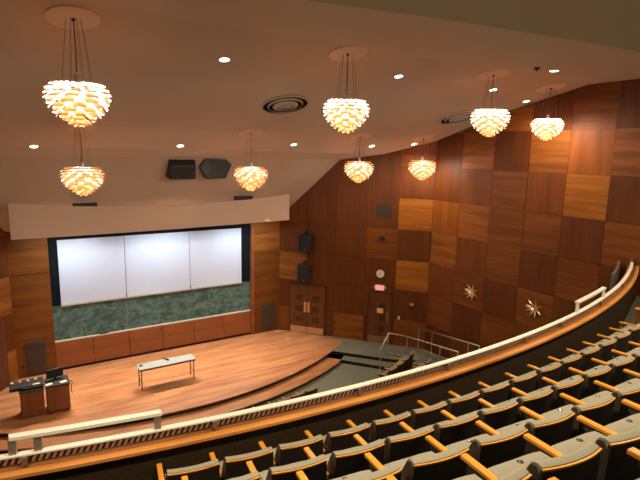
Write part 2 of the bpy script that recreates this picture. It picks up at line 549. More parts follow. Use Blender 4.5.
# carpeted landing in front of the exits, with one lower tread
L0 = Vector((10.50, 15.45, 0)); L1 = Vector((12.0, 13.69, 0))
mb = MB()
mb.prism([(10.50, 15.45), (12.15, 13.52), (13.05, 12.9), (13.87, 12.9), (13.87, 13.7), (9.95, 18.5), (9.9, 18.0)], -0.02, -0.003)
mb.prism([(10.2, 15.25), (11.75, 13.28), (13.2, 12.6), (13.6, 13.5), (10.6, 15.9)], -0.17, -0.15)
struct(mb.build('floor_landing', CARPET), 'carpeted landing in front of the side exits')
mb = MB()
mb.prism([(10.53, 15.48), (12.17, 13.56), (13.07, 12.95), (13.8, 12.95), (13.8, 13.6), (10.6, 16.8)], -0.15, -0.02)
mb.prism([(10.25, 15.28), (11.78, 13.32), (13.2, 12.7), (13.5, 13.5), (10.6, 15.8)], -0.30, -0.17)
struct(mb.build('trim_5', RISER), 'dark risers of the landing steps')
# ramp along the right wall, rising to the rear
mb = MB()
mb.hexa([(12.45, 13.0, -.29), (WX, 13.0, -.29), (WX, 6.0, -.29), (12.45, 6.0, -.29),
         (12.45, 13.0, 0.0), (WX, 13.0, 0.0), (WX, 6.0, 0.95), (12.45, 6.0, 0.95)])
struct(mb.build('floor_ramp', CARPET), 'carpeted ramp along the right wall')

# ------------------------------------------------------------------ stage wall
mb = MB(); mb.box(-0.6, 9.9, 18.86, 19.0, -0.3, 6.5)
struct(mb.build('wall_stage', BACK), 'back wall of the stage')
def pilaster(x0, x1, idx, label, i0):
    return panel_wall('trim_%d' % idx, (x0, 18.62, 0), (1, 0, 0), (0, -1, 0), [0, x1-x0], i0, label, rows=(1, 6))
BR.update({(20, 1): 2, (20, 2): 2, (20, 3): 2, (20, 0): 2, (20, 4): 2, (21, 0): 4, (21, 1): 2, (21, 2): 2, (21, 3): 1, (21, 4): 1})
pilaster(-0.05, 1.12, 6, 'wood veneer pilaster left of the boards', 20)
pilaster(8.62, 9.87, 7, 'wood veneer pilaster right of the boards', 21)
mb = MB(); mb.box(8.5, 8.625, 18.55, 18.8, 0, 4.95)
struct(mb.build('trim_8', CABW), 'narrow wooden jamb right of the boards')

b = thing('board_wall', 'large white writing board of three sheets in a black surround over the chalkboard', 'whiteboard', (4.8, 18.72, 0))
mb = MB(); mb.box(-3.68, 3.70, 0.0, 0.06, 2.32, 5.0); mb.build('black_surround', BLACKC, b)
for x0, x1 in ((1.40, 3.54), (3.56, 5.925), (5.945, 8.10)):
    mb = MB(); mb.box(x0-4.8, x1-4.8, -0.05, -0.015, 2.36, 4.62); mb.build('white_sheet', SCREEN, b)
    mb = MB(); mb.box(x0-4.8, x1-4.8, -0.065, -0.012, 2.30, 2.36); mb.build('bottom_bar', TRAY, b)
for x in (3.55, 5.935):
    mb = MB(); mb.tube([(x-4.8, -0.07, 2.46), (x-4.8, -0.07, 2.40)], 0.02, 8); mb.build('sheet_latch', DARKM, b)
b = thing('chalkboard', 'long green chalkboard smeared with chalk under the white sheets', 'chalkboard', (4.8, 18.72, 0))
mb = MB()
mb.box(-3.68, 3.70, -0.01, 0.05, 1.08, 2.32); mb.build('slate', CHALK, b)
mb = MB(); mb.box(-3.68, 3.70, -0.10, -0.005, 1.04, 1.085); mb.build('chalk_tray', TRAY, b, bevel=.006)
mb = MB(); mb.box(-1.30, -1.25, -0.012, -0.009, 1.09, 2.30); mb.build('seam', mat('seam_grey', (.12, .17, .14), .6), b)
mb = MB(); mb.box(-2.25, -1.95, -0.09, -0.03, 1.086, 1.11); mb.build('eraser', DARKM, b)
xs = [1.12, 2.33, 3.57, 4.80, 6.03, 7.28, 8.5]
pos = ['far left', 'second from the left', 'third from the left', 'third from the right', 'second from the right', 'far right']
for i, (x0, x1) in enumerate(zip(xs, xs[1:])):
    c = thing('wall_cabinet', 'low wooden cabinet under the chalkboard, %s' % pos[i], 'cabinet', ((x0+x1)/2, 18.66, 0), 0, 'cabinets under the chalkboard')
    h = (x1-x0)/2
    mb = MB(); mb.box(-h+.004, h-.004, -0.02, 0.12, 0.09, 1.035); mb.build('body', CABW, c)
    mb = MB(); mb.box(-h+.010, h-.010, -0.045, -0.022, 0.10, 1.03); mb.build('door', CABW, c, bevel=.003)
    mb = MB(); mb.box(-h, h, 0.0, 0.12, 0.0, 0.09); mb.build('kick_plate', RISER, c)
    if i in (2, 4):
        mb = MB(); mb.disc_y(h-.10, .93, .028, -0.052, -0.046, 12); mb.build('lock', DARKM, c)
for x0, x1, lab in ((0.24, 0.84, 'tall dark grille on the left pilaster'), (8.97, 9.62, 'tall dark grille on the right pilaster')):
    g = thing('wall_grille', lab, 'grille', ((x0+x1)/2, 18.575, 0.12))
    h = (x1-x0)/2
    mb = MB(); mb.box(-h, h, -0.02, 0.0, 0, 1.14); mb.build('plate', GRILLE, g)
    mb = MB()
    for k in range(19): mb.box(-h+.03, h-.03, -0.032, -0.021, .04+k*.057, .07+k*.057)
    mb.build('louvres', GRILLE, g)
mb = MB(); mb.box(-0.03, 0.03, -0.02, 0.0, -.04, .04)
o = mb.build('wall_socket', BLACK); o.location = (0.13, 18.575, 0.42); tag(o, 'small dark socket low on the left pilaster beside the grille', 'socket')

# valance: slightly bowed board with a dipped top edge
mb = MB()
N = 40; x0, x1 = 0.09, 9.66
rows = []
for i in range(N+1):
    t = i/N; x = x0+(x1-x0)*t; q = 4*t*(1-t)
    y = 17.45-0.06*q; zt = 6.03-0.25*q+0.03*t; zb = 4.93+0.09*t*t
    rows.append(mb.add([(x, y, zb), (x, y, zt), (x, y+.06, zt), (x, y+.06, zb)]))
for a_, b_ in zip(rows, rows[1:]):
    for i in range(4):
        j = (i+1) % 4; mb.face((a_+i, b_+i, b_+j, a_+j))
mb.face(tuple(rows[0]+i for i in range(4))); mb.face(tuple(rows[-1]+i for i in reversed(range(4))))
o = mb.build('valance', VAL); tag(o, 'long cream valance board hanging over the writing boards', 'valance')

# ------------------------------------------------------------------ doors on the angled wall
def door(idx, s0, s1, ztop, leaves, label):
    d = thing('door_%d' % idx, label, 'door', on2((s0+s1)/2, 0.045, 0), RZ2)
    d['kind'] = 'structure'
    if 'category' in d: del d['category']
    h = (s1-s0)/2
    mb = MB()
    for x in (-h, h-.06): mb.box(x, x+.06, -0.05, 0.0, 0, ztop)
    mb.box(-h, h, -0.05, 0.0, ztop-.06, ztop)
    mb.build('door_frame', FRAMEW, d)
    w_ = (2*h-.12)/leaves
    for k in range(leaves):
        a0 = -h+.06+k*w_
        mb = MB(); mb.box(a0+.006, a0+w_-.006, -0.03, 0.0, 0.01, ztop-.065)
        lf = mb.build('door_leaf', DOORW, d)
        mb = MB(); mb.box(a0+.01, a0+w_-.01, -0.036, -0.031, 0.02, .30)
        mb.build('kick_plate', BRASS if leaves == 2 else BRASSDIM, lf)
        for zz in (.62, 1.10, 1.58):
            xm = a0+w_*(.52 if leaves == 2 else .62); sq = .15 if leaves == 2 else .12
            mb = MB(); mb.box(xm-sq, xm+sq, -0.034, -0.031, zz-.13, zz+.13)
            mb.build('inset_panel', DOORD, lf)
        if leaves == 2:
            hx = a0+w_-.10 if k == 0 else a0+.05
            mb = MB(); mb.box(hx-.03, hx+.08, -0.07, -0.055, .96, 1.42); mb.box(hx, hx+.05, -0.055, -0.031, .99, 1.03); mb.box(hx, hx+.05, -0.055, -0.031, 1.33, 1.37)
            mb.build('pull_handle', BRASS, lf, bevel=.004)
        else:
            mb = MB(); mb.box(a0+w_-.16, a0+w_-.10, -0.05, -0.032, .95, 1.35); mb.build('push_plate', BRASSDIM, lf)
    return d
door(1, .50, 2.14, 2.2, 2, 'double wooden exit door beside the stage')
door(2, 3.93, 4.98, 2.2, 1, 'single wooden exit door with a yellow notice')
# dark doorway at far left
PL = Vector((-4.12, 13.74, 0)); EL = Vector((0.640, 0.768, 0)); NL = Vector((0.768, -0.640, 0))
d = bpy.data.objects.new('door_3', None); COL.objects.link(d); d.location = PL+EL*5.04+NL*.045; d.rotation_euler = (0, 0, math.atan2(EL.y, EL.x)); d['kind'] = 'structure'
mb = MB(); mb.box(-.85, .85, -.05, 0, 0, 2.2); mb.build('door_leaf', FRAMEW, d)

# ------------------------------------------------------------------ things on the angled wall
t = thing('wall_clock', 'round white wall clock above the exit sign', 'clock', on2(4.43, .05, 2.95), RZ2)
mb = MB(); mb.disc_y(0, 0, .165, -.05, 0, 32); mb.build('case', CREAM, t)
mb = MB(); mb.disc_y(0, 0, .145, -.056, -.0505, 32); mb.build('dial', CLOCKF, t)
mb = MB(); mb.box(-.006, .006, -.062, -.057, -.01, .10); mb.build('minute_hand', BLACK, t)
mb = MB(); mb.box(-.008, .008, -.062, -.057, -.075, .01); mb.build('hour_hand', BLACK, t)
t = thing('exit_sign', 'glowing red exit sign over the single door', 'sign', on2(4.44, .05, 2.37), RZ2)
mb = MB(); mb.box(-.20, .20, -.07, 0, -.12, .12); mb.build('housing', CREAM, t, bevel=.01)
mb = MB(); mb.box(-.165, .165, -.075, -.0705, -.09, .09); mb.build('face', EXITB, t)
text_part('lettering', 'EXIT', .15, (0, -.078, 0), (PI/2, 0, 0), EXITM, t)
for s_ in (-1, 1):
    mb = MB(); mb.lathe([(.01, -.03), (.035, -.02), (.035, .02), (.01, .03)], (s_*.235, -.04, .01), 10); mb.build('emergency_lamp', CREAM, t)
o = MB().box(-.13, .13, -.006, 0, -.10, .10).build('notice', YELLOW); o.location = on2(4.49, .082, 1.405); o.rotation_euler = (0, 0, RZ2)
tag(o, 'yellow paper notice taped on the single exit door', 'notice')
t = thing('fire_alarm', 'small red fire alarm on the wall right of the single door', 'alarm', on2(5.76, .045, 1.77), RZ2)
mb = MB(); mb.box(-.08, .08, -.06, 0, -.02, .08); mb.build('strobe', mat('strobe_red', (.8, .18, .16), .4), t, bevel=.01)
mb = MB(); mb.box(-.07, .05, -.05, 0, -.13, -.03); mb.build('pull_station', mat('pull_dark', (.05, .02, .012), .5), t, bevel=.01)
o = MB().box(-.04, .04, -.012, 0, -.07, .07).build('light_switch', WHITE, bevel=.004); o.location = on2(5.26, .045, 1.18); o.rotation_euler = (0, 0, RZ2)
tag(o, 'white light switch right of the single exit door', 'switch')
t = thing('wall_vent', 'square dark vent high on the angled wall above the clock', 'vent', on2(4.46, .045, 5.5), RZ2)
mb = MB(); mb.box(-.27, .27, -.03, 0, -.24, .24); mb.build('frame', mat('vent_green', (.030, .032, .020), .7), t)
mb = MB()
for k in range(8): mb.box(-.24, .24, -.04, -.031, -.21+k*.055, -.19+k*.055)
mb.build('louvres', mat('vent_green', (.03, .03, .02), .7), t)
o = MB().box(-.10, .10, -.14, 0, -.06, .06).build('wall_camera', BLACK, bevel=.01); o.location = on2(4.44, .045, 4.42); o.rotation_euler = (0, 0, RZ2)
tag(o, 'small black wall device between the vent and the clock', 'camera')
for k, (s_, z_) in enumerate(((2.42, .50), (2.57, .62), (2.58, .38))):
    o = MB().disc_y(0, 0, .045, -.01, 0, 14).build('wall_port', BLACK); o.location = on2(s_, .045, z_); o.rotation_euler = (0, 0, RZ2)
    tag(o, ['small round port low beside the double door, leftmost of three', 'small round port low beside the double door, upper right of three', 'small round port low beside the double door, lower right of three'][k], 'port', 'ports low on the angled wall')

def speaker(name, label, loc, rz, w_, d_, h_, hook=True):
    t = thing(name, label, 'speaker', loc, rz)
    mb = MB(); mb.box(-w_/2, w_/2, -d_/2, d_/2, 0, h_); mb.build('cabinet', mat('speaker_black', (.016, .018, .016), .55), t, bevel=.012)
    mb = MB(); mb.box(-w_/2+.03, w_/2-.03, -d_/2-.012, -d_/2-.001, .03, h_-.03); mb.build('grille', mat('speaker_grille', (.007, .008, .007), .8), t)
    mb = MB(); mb.disc_y(.02, .08, .02, -d_/2-.018, -d_/2-.013, 12); mb.build('badge', STEEL, t)
    if hook:
        mb = MB(); mb.tube([(0, 0, h_+.16), (0, 0, h_+.001)], .05, 10); mb.tube([(0, .0, h_+.13), (0, d_/2+.03, h_+.13)], .03, 8); mb.build('wall_bracket', DARKM, t)
    return t
speaker('loudspeaker', 'black wall speaker above the double door, upper of the pair', on2(1.33, .40, 3.72), RZ2+.12, .54, .42, .66)
speaker('loudspeaker', 'black wall speaker just over the double door, lower of the pair', on2(1.27, .40, 2.38), RZ2+.15, .50, .38, .74)
t = thing('ceiling_speaker', 'square black speaker hung below the ceiling edge, left of the pair', 'speaker', (5.12, 16.8, 6.74), 0)
mb = MB(); mb.prism_x([(-.2, 0), (.35, .08), (.35, .70), (-.12, .70), (-.25, .45)], -.44, .44); mb.build('cabinet', BLACK, t, bevel=.01)
mb = MB(); mb.box(-.40, .40, -.262, -.215, .05, .42); mb.build('grille', mat('speaker_grille', (.007, .008, .007), .8), t)
for s_ in (-1, 1):
    mb = MB(); mb.tube([(s_*.47, .05, .78), (s_*.47, .05, .45)], .018, 6); mb.build('hanging_bracket', DARKM, t)
t = thing('ceiling_speaker', 'angled six-sided black speaker hung below the ceiling edge, right of the pair', 'speaker', (6.30, 16.8, 6.74), 0)
mb = MB()
pts_f = [(-.31, 0), (.34, .03), (.56, .50), (.34, .68), (-.40, .70), (-.58, .40)]
k = len(pts_f)
a_ = mb.add([(x, -.22, z) for x, z in pts_f]); b_ = mb.add([(x*.9, .32, z*.95+.02) for x, z in pts_f])
mb.face(tuple(a_+i for i in range(k))); mb.face(tuple(b_+i for i in reversed(range(k))))
for i in range(k): mb.face((a_+i, b_+i, b_+(i+1) % k, a_+(i+1) % k))
mb.build('cabinet', BLACK, t, bevel=.01)
for s_ in (-1, 1):
    mb = MB(); mb.tube([(s_*.45, .05, .80), (s_*.40, .05, .60)], .018, 6); mb.build('hanging_bracket', DARKM, t)
for x_, z_, y_, lab, rz in ((2.20, 5.93, 17.3, 'small black light fitting above the left part of the valance', 0), (7.75, 6.0, 17.32, 'small black light fitting above the right part of the valance', 0)):
    t = thing('valance_spotlight', lab, 'light fitting', (x_, y_+.32, z_), rz)
    mb = MB(); mb.box(-.36, .36, -.08, .08, -.12, .03); mb.build('body', BLACK, t, bevel=.01)
    mb = MB(); mb.box(-.05, .05, .081, .20, -.10, -.02); mb.build('arm', BLACK, t)

# ------------------------------------------------------------------ starburst ornaments on the right wall
def starburst(y, z, label, first=[None]):
    t = thing('starburst_sconce', label, 'wall ornament', (WX-.045, y, z), RZR, 'metal starbursts on the right wall')
    mb = MB(); mb.disc_y(0, 0, .10, -.03, 0, 16); mb.build('back_plate', BRASS, t)
    rnd = random.Random(3)
    for k in range(14):
        an = 2*PI*k/14; L = .32 if k % 2 else .24; tl = .05 if k % 2 else .16
        ce, se = math.cos(an), math.sin(an)
        p0_ = Vector((.04*ce, -.035, .04*se)); p1_ = Vector((L*ce, -.05-tl, L*se)); w0 = Vector((-se, 0, ce))*.035
        mid = p0_.lerp(p1_, .45)
        mb = MB()
        n_ = mb.add([p0_, mid+w0+Vector((0, .02, 0)), p1_, mid-w0+Vector((0, .02, 0)), mid+Vector((0, -.03, 0)), mid+Vector((0, .035, 0))])
        for q in ((0, 1, 4), (1, 2, 4), (2, 3, 4), (3, 0, 4), (1, 0, 5), (2, 1, 5), (3, 2, 5), (0, 3, 5)): mb.face(tuple(n_+i for i in q))
        mb.build('ray', mat('starburst_metal', (.85, .66, .44), .28, .9), t)
    mb = MB(); mb.lathe([(.004, -.035), (.03, -.02), (.035, 0), (.03, .02), (.004, .035)], (0, -.14, 0), 12); mb.build('glass_bulb', mat('starburst_bulb', (.95, .8, .6), .3, emit=(1, .75, .45), estr=1.2), t)
    return t
starburst(11.50, 2.95, 'metal starburst ornament on the right wall, farther one near the stage')
starburst(9.02, 3.03, 'metal starburst ornament on the right wall, nearer one above the balcony rail')

# ------------------------------------------------------------------ pendants
def leaf_tier(ro, zo, nleaf, ph, drop, length, wid, lip):
    mb = MB()
    prof = [(-length, drop, .75), (-length*.5, drop*.55, .92), (-.03, .008, 1.0), (-.004, -lip*.35, .97), (.004, -lip, .78)]
    for k in range(nleaf):
        an = 2*PI*(k+ph)/nleaf
        dr = Vector((math.cos(an), math.sin(an), 0)); sd = Vector((-math.sin(an), math.cos(an), 0))
        rows = []
        for (dr_, dz_, wf) in prof:
            row = []
            for j in (-1, -.5, 0, .5, 1):
                row.append(dr*(ro+dr_-.10*(j*wid/2)**2/ro*6)+sd*(wid*wf/2*j)+Vector((0, 0, zo+dz_-.010*j*j)))
            rows.append(mb.add(row))
        for a_, b_ in zip(rows, rows[1:]):
            for j in range(4): mb.face((a_+j, b_+j, b_+j+1, a_+j+1))
    me = bpy.data.meshes.new('leaf_tier'); me.from_pydata(mb.v, [], mb.f); me.materials.append(LEAF)
    for p in me.polygons: p.use_smooth = True
    return me
TIERS = [(.42, .27, .012, .22, 12, .012), (.49, .20, .025, .22, 12, .014), (.515, .13, .04, .20, 12, .02), (.51, .06, .05, .16, 10, .03), (.485, -.01, .05, .13, 8, .045),
         (.45, -.08, .05, .11, 8, .048), (.40, -.15, .05, .10, 8, .048), (.34, -.215, .05, .09, 8, .046), (.265, -.28, .045, .08, 6, .044), (.18, -.34, .04, .07, 5, .045), (.09, -.39, .02, .05, 4, .03)]
tier_me = []
for k, (ro, zo, drop, ln, nl, lip) in enumerate(TIERS):
    tier_me.append(leaf_tier(ro, zo, nl, .5*(k % 2), drop, ln, 2*PI*ro/nl*(.70 if k < 4 else .62), lip))
_b = MB(); _b.lathe([(.01, -.10), (.06, -.08), (.075, 0), (.06, .09), (.01, .11)], (0, 0, 0), 14); bulb_me = _b.mesh('glowing_bulb', BULB, True)
_b = MB(); _b.lathe([(.045, .30), (.045, .40), (.03, .42)], (0, 0, 0), 12); _b.lathe([(.20, .262), (.20, .272)], (0, 0, 0), 20); sock_me = _b.mesh('socket', STEEL)
def pendant(x, y, z, label, S=1.0):
    t = thing('pendant_lamp', label, 'lamp', (x, y, z), random.random(), 'artichoke pendant lamps')
    if y < 10: S = 0.92 if x < 12 else 0.84
    for me, nm in ((bulb_me, 'glowing_bulb'), (sock_me, 'socket')):
        o = bpy.data.objects.new(nm, me); COL.objects.link(o); o.parent = t; o.scale = (S, S, S)
    for me in tier_me:
        o = bpy.data.objects.new('leaf_tier', me); COL.objects.link(o); o.parent = t; o.scale = (S, S, S)
    zc = ceilz(y)-z
    rz = t.rotation_euler.z
    tilt = Matrix.Rotation(-rz, 3, 'Z')
    nrm = tilt @ Vector((0, -math.sin(ceil_tilt(y)), math.cos(ceil_tilt(y))))
    if nrm.z < 0: nrm = -nrm
    q = nrm.to_track_quat('Z', 'Y')
    mb = MB(); mb.lathe([(.375, -.012), (.385, -.004), (.385, .0)], (0, 0, 0), 40)
    c = mb.build('canopy', mat('canopy_paint', (.86, .74, .62), .7), t); c.location = (0, 0, zc-.01); c.rotation_euler = q.to_euler()
    mb = MB(); mb.tube([(0, 0, zc-.03), (.01, 0, zc*.6), (0, 0, .42)], .008, 6); mb.build('cord', mat('cord_brown', (.10, .06, .04), .6), t)
    mb = MB(); mb.tube([(0, 0, zc-.015), (0, 0, zc-.05)], .03, 8); mb.build('cord_grip', DARKM, t)
    for k in range(8):
        an = 2*PI*k/8
        mb = MB(); mb.tube([(.11*math.cos(an), .11*math.sin(an), zc-.02), (.22*math.cos(an), .22*math.sin(an), .27)], .0028, 5)
        mb.build('wire', mat('wire_steel', (.25, .18, .13), .5, .5), t)
    light('pendant_bulb_light', 'POINT', (x, y, z+.08), PENDANT_W, WARM, 0.18)
    return t
PLIST = []
def px(xp, yp, Y):
    d = fw+r2*((xp-320)/F_PX)-u2*((yp-240)/F_PX)
    return d*(Y/d.y)+Vector((0, 0, CAMH))
for (X, Y, Z, lab) in ((1.07, 8.60, 8.41, 'artichoke pendant lamp, nearest and largest, at upper left'),
                       (5.93, 8.4, 8.50, 'artichoke pendant lamp beside the round ceiling diffuser, at top centre'),
                       (10.22, 8.35, 8.58, 'artichoke pendant lamp hiding part of the second ceiling diffuser'),
                       (12.93, 8.60, 8.54, 'artichoke pendant lamp close to the right wall, rightmost of all'),
                       (1.70, 13.7, 6.95, 'artichoke pendant lamp over the left end of the valance'),
                       (6.27, 13.7, 6.97, 'artichoke pendant lamp over the right part of the valance, beside the hung speakers'),
                       (10.20, 13.6, 7.17, 'artichoke pendant lamp in front of the angled wall, left of the pair there'),
                       (12.95, 13.45, 7.24, 'artichoke pendant lamp in the wall corner, farthest of all')):
    pendant(X, Y, Z, lab)

# ------------------------------------------------------------------ downlights and diffusers on the ceiling
def on_ceiling(o, y):
    o.rotation_euler = (ceil_tilt(y), 0, 0) if abs(ceil_tilt(y)) < 1.5 else (ceil_tilt(y)+PI, 0, 0)
DL = [((3.76, 9.41), 'recessed downlight left of the round ceiling diffuser'),
      ((7.91, 9.14), 'recessed downlight between the second and third near pendants'),
      ((11.30, 9.20), 'recessed downlight just above the third near pendant'),
      ((13.45, 9.71), 'recessed downlight close to the right wall'),
      ((11.16, 7.38), 'recessed downlight on the flat ceiling strip under the olive soffit'),
      ((0.77, 15.24), 'recessed downlight at far left near the ceiling edge'),
      ((4.54, 14.91), 'recessed downlight above the hung black speakers'),
      ((8.19, 14.53), 'recessed downlight over the right end of the valance'),
      ((11.37, 14.44), 'recessed downlight near the angled wall, beside a pendant'),
      ((13.1, 14.1), 'recessed downlight above the corner pendant')]
for (x, y), lab in DL:
    t = thing('recessed_downlight', lab, 'downlight', (x, y, ceilz(y)-.004), 0, 'ceiling downlights')
    on_ceiling(t, y)
    mb = MB()
    mb.lathe([(.095, -.004), (.125, -.010), (.13, .0), (.095, 0.0)], (0, 0, 0), 24); mb.build('trim_ring', CREAM, t)
    mb = MB(); mb.lathe([(.001, -.009), (.092, -.008), (.092, -.002), (.001, -.001)], (0, 0, 0), 20); mb.build('glowing_lens', LAMPG, t)
    light('downlight_beam', 'SPOT', (x, y, ceilz(y)-.06), 45, (1.0, .72, .45), .07, aim=(x, y, 0), spot=1.7, blend=.7)
def diffuser(x, y, R, lab):
    t = thing('ceiling_diffuser', lab, 'air vent', (x, y, ceilz(y)-.006), 0, 'round ceiling diffusers')
    on_ceiling(t, y)
    mb = MB(); mb.lathe([(R*.98, -.004), (R, -.004), (R, .0), (R*.98, 0)], (0, 0, 0), 40); mb.lathe([(.001, -.003), (R*.97, -.003), (R*.97, 0), (.001, 0)], (0, 0, 0), 40)
    mb.build('dark_throat', BLACKC, t)
    for r_, w_, z_ in ((1.0, .05, -.03), (.76, .05, -.05), (.54, .20, -.07)):
        mb = MB()
        a_, b_ = R*(r_-w_), R*r_
        seg = 40; rws = []
        for (rr, zz) in ((a_, z_-.02), (b_, z_+.012), (b_, z_+.024), (a_, z_-.008)):
            rws.append(mb.add([(rr*math.cos(2*PI*k/seg), rr*math.sin(2*PI*k/seg), zz) for k in range(seg)]))
        for i in range(4):
            A, B = rws[i], rws[(i+1) % 4]
            for k in range(seg):
                j = (k+1) % seg; mb.face((A+k, A+j, B+j, B+k))
        mb.build('ring', CREAM, t, smooth=True)
    mb = MB()
    for k in range(18):
        an = 2*PI*k/18
        mb.tube([(R*.06*math.cos(an), R*.06*math.sin(an), -.06), (R*.30*math.cos(an), R*.30*math.sin(an), -.07)], .012, 5)
    mb.build('centre_fins', CREAM, t)
diffuser(6.19, 11.45, .60, 'round air diffuser in the middle of the ceiling')
diffuser(12.45, 11.4, .60, 'round air diffuser near the right wall, partly behind a pendant')
t = thing('smoke_detector', 'small brown detector on the flat ceiling strip', 'smoke detector', (10.47, 7.36, ceilz(7.36)))
mb = MB(); mb.lathe([(.05, -.05), (.07, -.03), (.07, 0)], (0, 0, 0), 16); mb.build('body', mat('detector_brown', (.14, .07, .04), .6), t)
mb = MB(); mb.lathe([(.02, -.08), (.03, -.051)], (0, 0, 0), 12); mb.build('sensor', BLACK, t)

# ------------------------------------------------------------------ stage furniture
t = thing('folding_table', 'long narrow pale folding table on the stage', 'table', (4.18, 15.89, 0))
mb = MB(); mb.box(-.925, .925, -.245, .245, .705, .74); mb.build('tabletop', PALE, t, bevel=.008)
mb = MB(); mb.box(-.90, .90, -.225, .225, .66, .704); mb.build('apron', mat('apron_dark', (.16, .14, .12), .5), t)
for sx in (-1, 1):
    for sy in (-1, 1):
        mb = MB(); mb.tube([(sx*.86, sy*.19, .66), (sx*.86, sy*.19, .0)], .018, 8); mb.build('leg', BROWNLEG, t)
    mb = MB(); mb.tube([(sx*.86, -.19, .30), (sx*.86, .19, .30)], .012, 6); mb.build('cross_bar', BROWNLEG, t)
    mb = MB(); mb.tube([(sx*.86, 0, .62), (sx*.62, 0, .66)], .012, 6); mb.build('brace', BROWNLEG, t)
o = MB().box(-.05, .05, -.04, .04, 0, .035).build('remote_control', BLACK, bevel=.01); o.location = (3.37, 15.95, .741); tag(o, 'small black puck on the left end of the pale table', 'remote')
t = thing('microphone', 'black handheld microphone lying on the middle of the pale table', 'microphone', (4.2, 16.07, .765), -1.1)
mb = MB(); mb.tube([(-.15, 0, 0), (.08, 0, 0)], [.014, .022], 10); mb.build('handle', BLACK, t)
mb = MB(); mb.tube([(.08, 0, 0), (.10, 0, 0), (.14, 0, 0), (.155, 0, 0)], [.022, .027, .025, .01], 10); mb.build('head', DARKM, t)

t = thing('equipment_cabinet', 'brown equipment cabinet on the stage, left of the pair, under the mixing desk', 'cabinet', (.27, 15.86, 0))
mb = MB(); mb.box(-.31, .29, -.27, .27, .02, .80); mb.build('body', PODW, t)
mb = MB(); mb.box(-.29, .27, -.29, -.271, .05, .79); mb.build('door', PODW, t)
mb = MB(); mb.box(-.33, .30, -.30, .30, .80, .83); mb.build('top', BLACK, t)
t = thing('equipment_cabinet', 'brown equipment cabinet on the stage, right of the pair, carrying a monitor', 'cabinet', (.92, 15.80, 0))
mb = MB(); mb.box(-.30, .30, -.30, .30, .07, .83); mb.build('body', PODW, t)
mb = MB(); mb.box(-.28, .28, -.32, -.301, .09, .82); mb.build('door', PODW, t)
mb = MB(); mb.box(-.32, .32, -.31, .33, .83, .87); mb.build('top', BLACK, t)
for sx in (-1, 1):
    mb = MB(); mb.box(sx*.22-.05, sx*.22+.05, -.25, .25, .0, .07); mb.build('caster_bar', BLACK, t)
mb = MB(); mb.tube([(.33, -.1, .86), (.40, -.1, .78), (.36, -.1, .6), (.38, -.1, .45)], .012, 6); mb.build('cable', BLACK, t)
t = thing('mixing_desk', 'black mixing desk with pale knobs overhanging the left cabinet', 'mixer', (.08, 15.98, .831))
mb = MB(); mb.box(-.36, .50, -.28, .24, .0, .10); mb.build('case', BLACK, t, bevel=.01)
for k in range(4):
    mb = MB(); mb.box(-.32+k*.20, -.25+k*.20, .02+.03*(k % 2), .10, .101, .14); mb.build('fader_strip', CREAM, t)
mb = MB(); mb.box(-.05, .48, -.34, -.285, .002, .07); mb.build('front_rail', DARKM, t, bevel=.01)
mb = MB(); mb.box(.22, .40, -.30, -.22, .102, .12); mb.build('paper', CREAM, t)
t = thing('monitor', 'black monitor standing on the right equipment cabinet', 'monitor', (.90, 15.98, .871), .15)
mb = MB(); mb.box(-.24, .22, -.02, .02, .06, .32); mb.build('screen', BLACK, t, bevel=.006)
mb = MB(); mb.box(-.03, .03, -.01, .03, .01, .06); mb.build('neck', BLACK, t)
mb = MB(); mb.box(-.12, .12, -.08, .08, 0, .012); mb.build('foot', BLACK, t)
for x_, lab, nm in ((-.22, 'white paper left on the right cabinet, left one', 'paper_sheet'), (.16, 'white paper left on the right cabinet, right one', 'paper_sheet')):
    o = MB().box(-.09, .09, -.07, .05, 0, .012).build(nm, WHITE); o.location = (.92+x_, 15.66, .872); o.rotation_euler = (0, 0, .3); tag(o, lab, 'paper')
t = thing('microphone_stand', 'thin dark stand at the far left edge of the stage', 'stand', (-.98, 16.2, 0))
mb = MB(); mb.tube([(0, 0, .1), (0, 0, 1.0)], .012, 8); mb.build('pole', DARKM, t)
mb = MB(); mb.tube([(0, 0, .62), (.60, -.1, .84)], .010, 8); mb.build('boom', DARKM, t)
for k in range(3):
    an = k*2*PI/3+.1
    mb = MB(); mb.tube([(0, 0, .25), (.32*math.cos(an), .32*math.sin(an), .012)], .011, 6); mb.build('leg', DARKM, t)
for (x, y, z, lab) in ((2.40, 17.0, 0, 'small dark scuff on the stage boards behind the table'),):
    pass
for (xp, yp, lab) in ((277, 331.5, 'white scrap of paper by the right pilaster'), (287.5, 338.5, 'white scrap of paper before the double door')):
    d_ = fw+r2*((xp-320)/F_PX)-u2*((yp-240)/F_PX); q = d_*(-CAMH/d_.z)
    o = MB().box(-.10, .10, -.03, .03, 0.002, .008).build('paper_scrap', WHITE); o.location = (q.x, q.y, 0); o.rotation_euler = (0, 0, -.4); tag(o, lab, 'paper')

# ------------------------------------------------------------------ hand rails by the ramp
def railing(name, label, pts, posts, r=.024, low=None):
    t = thing(name, label, 'handrail', (0, 0, 0))
    mb = MB(); mb.tube(pts, r, 8); mb.build('rail', STEEL, t, smooth=True)
    for (x, y, z0, z1) in posts:
        mb = MB(); mb.tube([(x, y, z0), (x, y, z1)], .020, 8); mb.build('post', STEEL, t)
    if low:
        mb = MB(); mb.tube(low, .018, 8); mb.build('lower_rail', STEEL, t)
railing('handrail', 'steel handrail bending down the landing steps, nearer of the two by the ramp',
        [(11.33, 13.40, .60), (12.18, 13.98, .90), (12.55, 13.40, .90), (12.50, 10.77, 1.22)],
        [(11.34, 13.41, -.29, .60), (12.18, 13.97, 0, .9), (12.54, 13.3, 0, .9), (12.50, 11.6, .19, 1.10), (12.50, 10.8, .30, 1.2)],
        low=[(12.2, 13.92, .12), (12.53, 13.3, .12)])
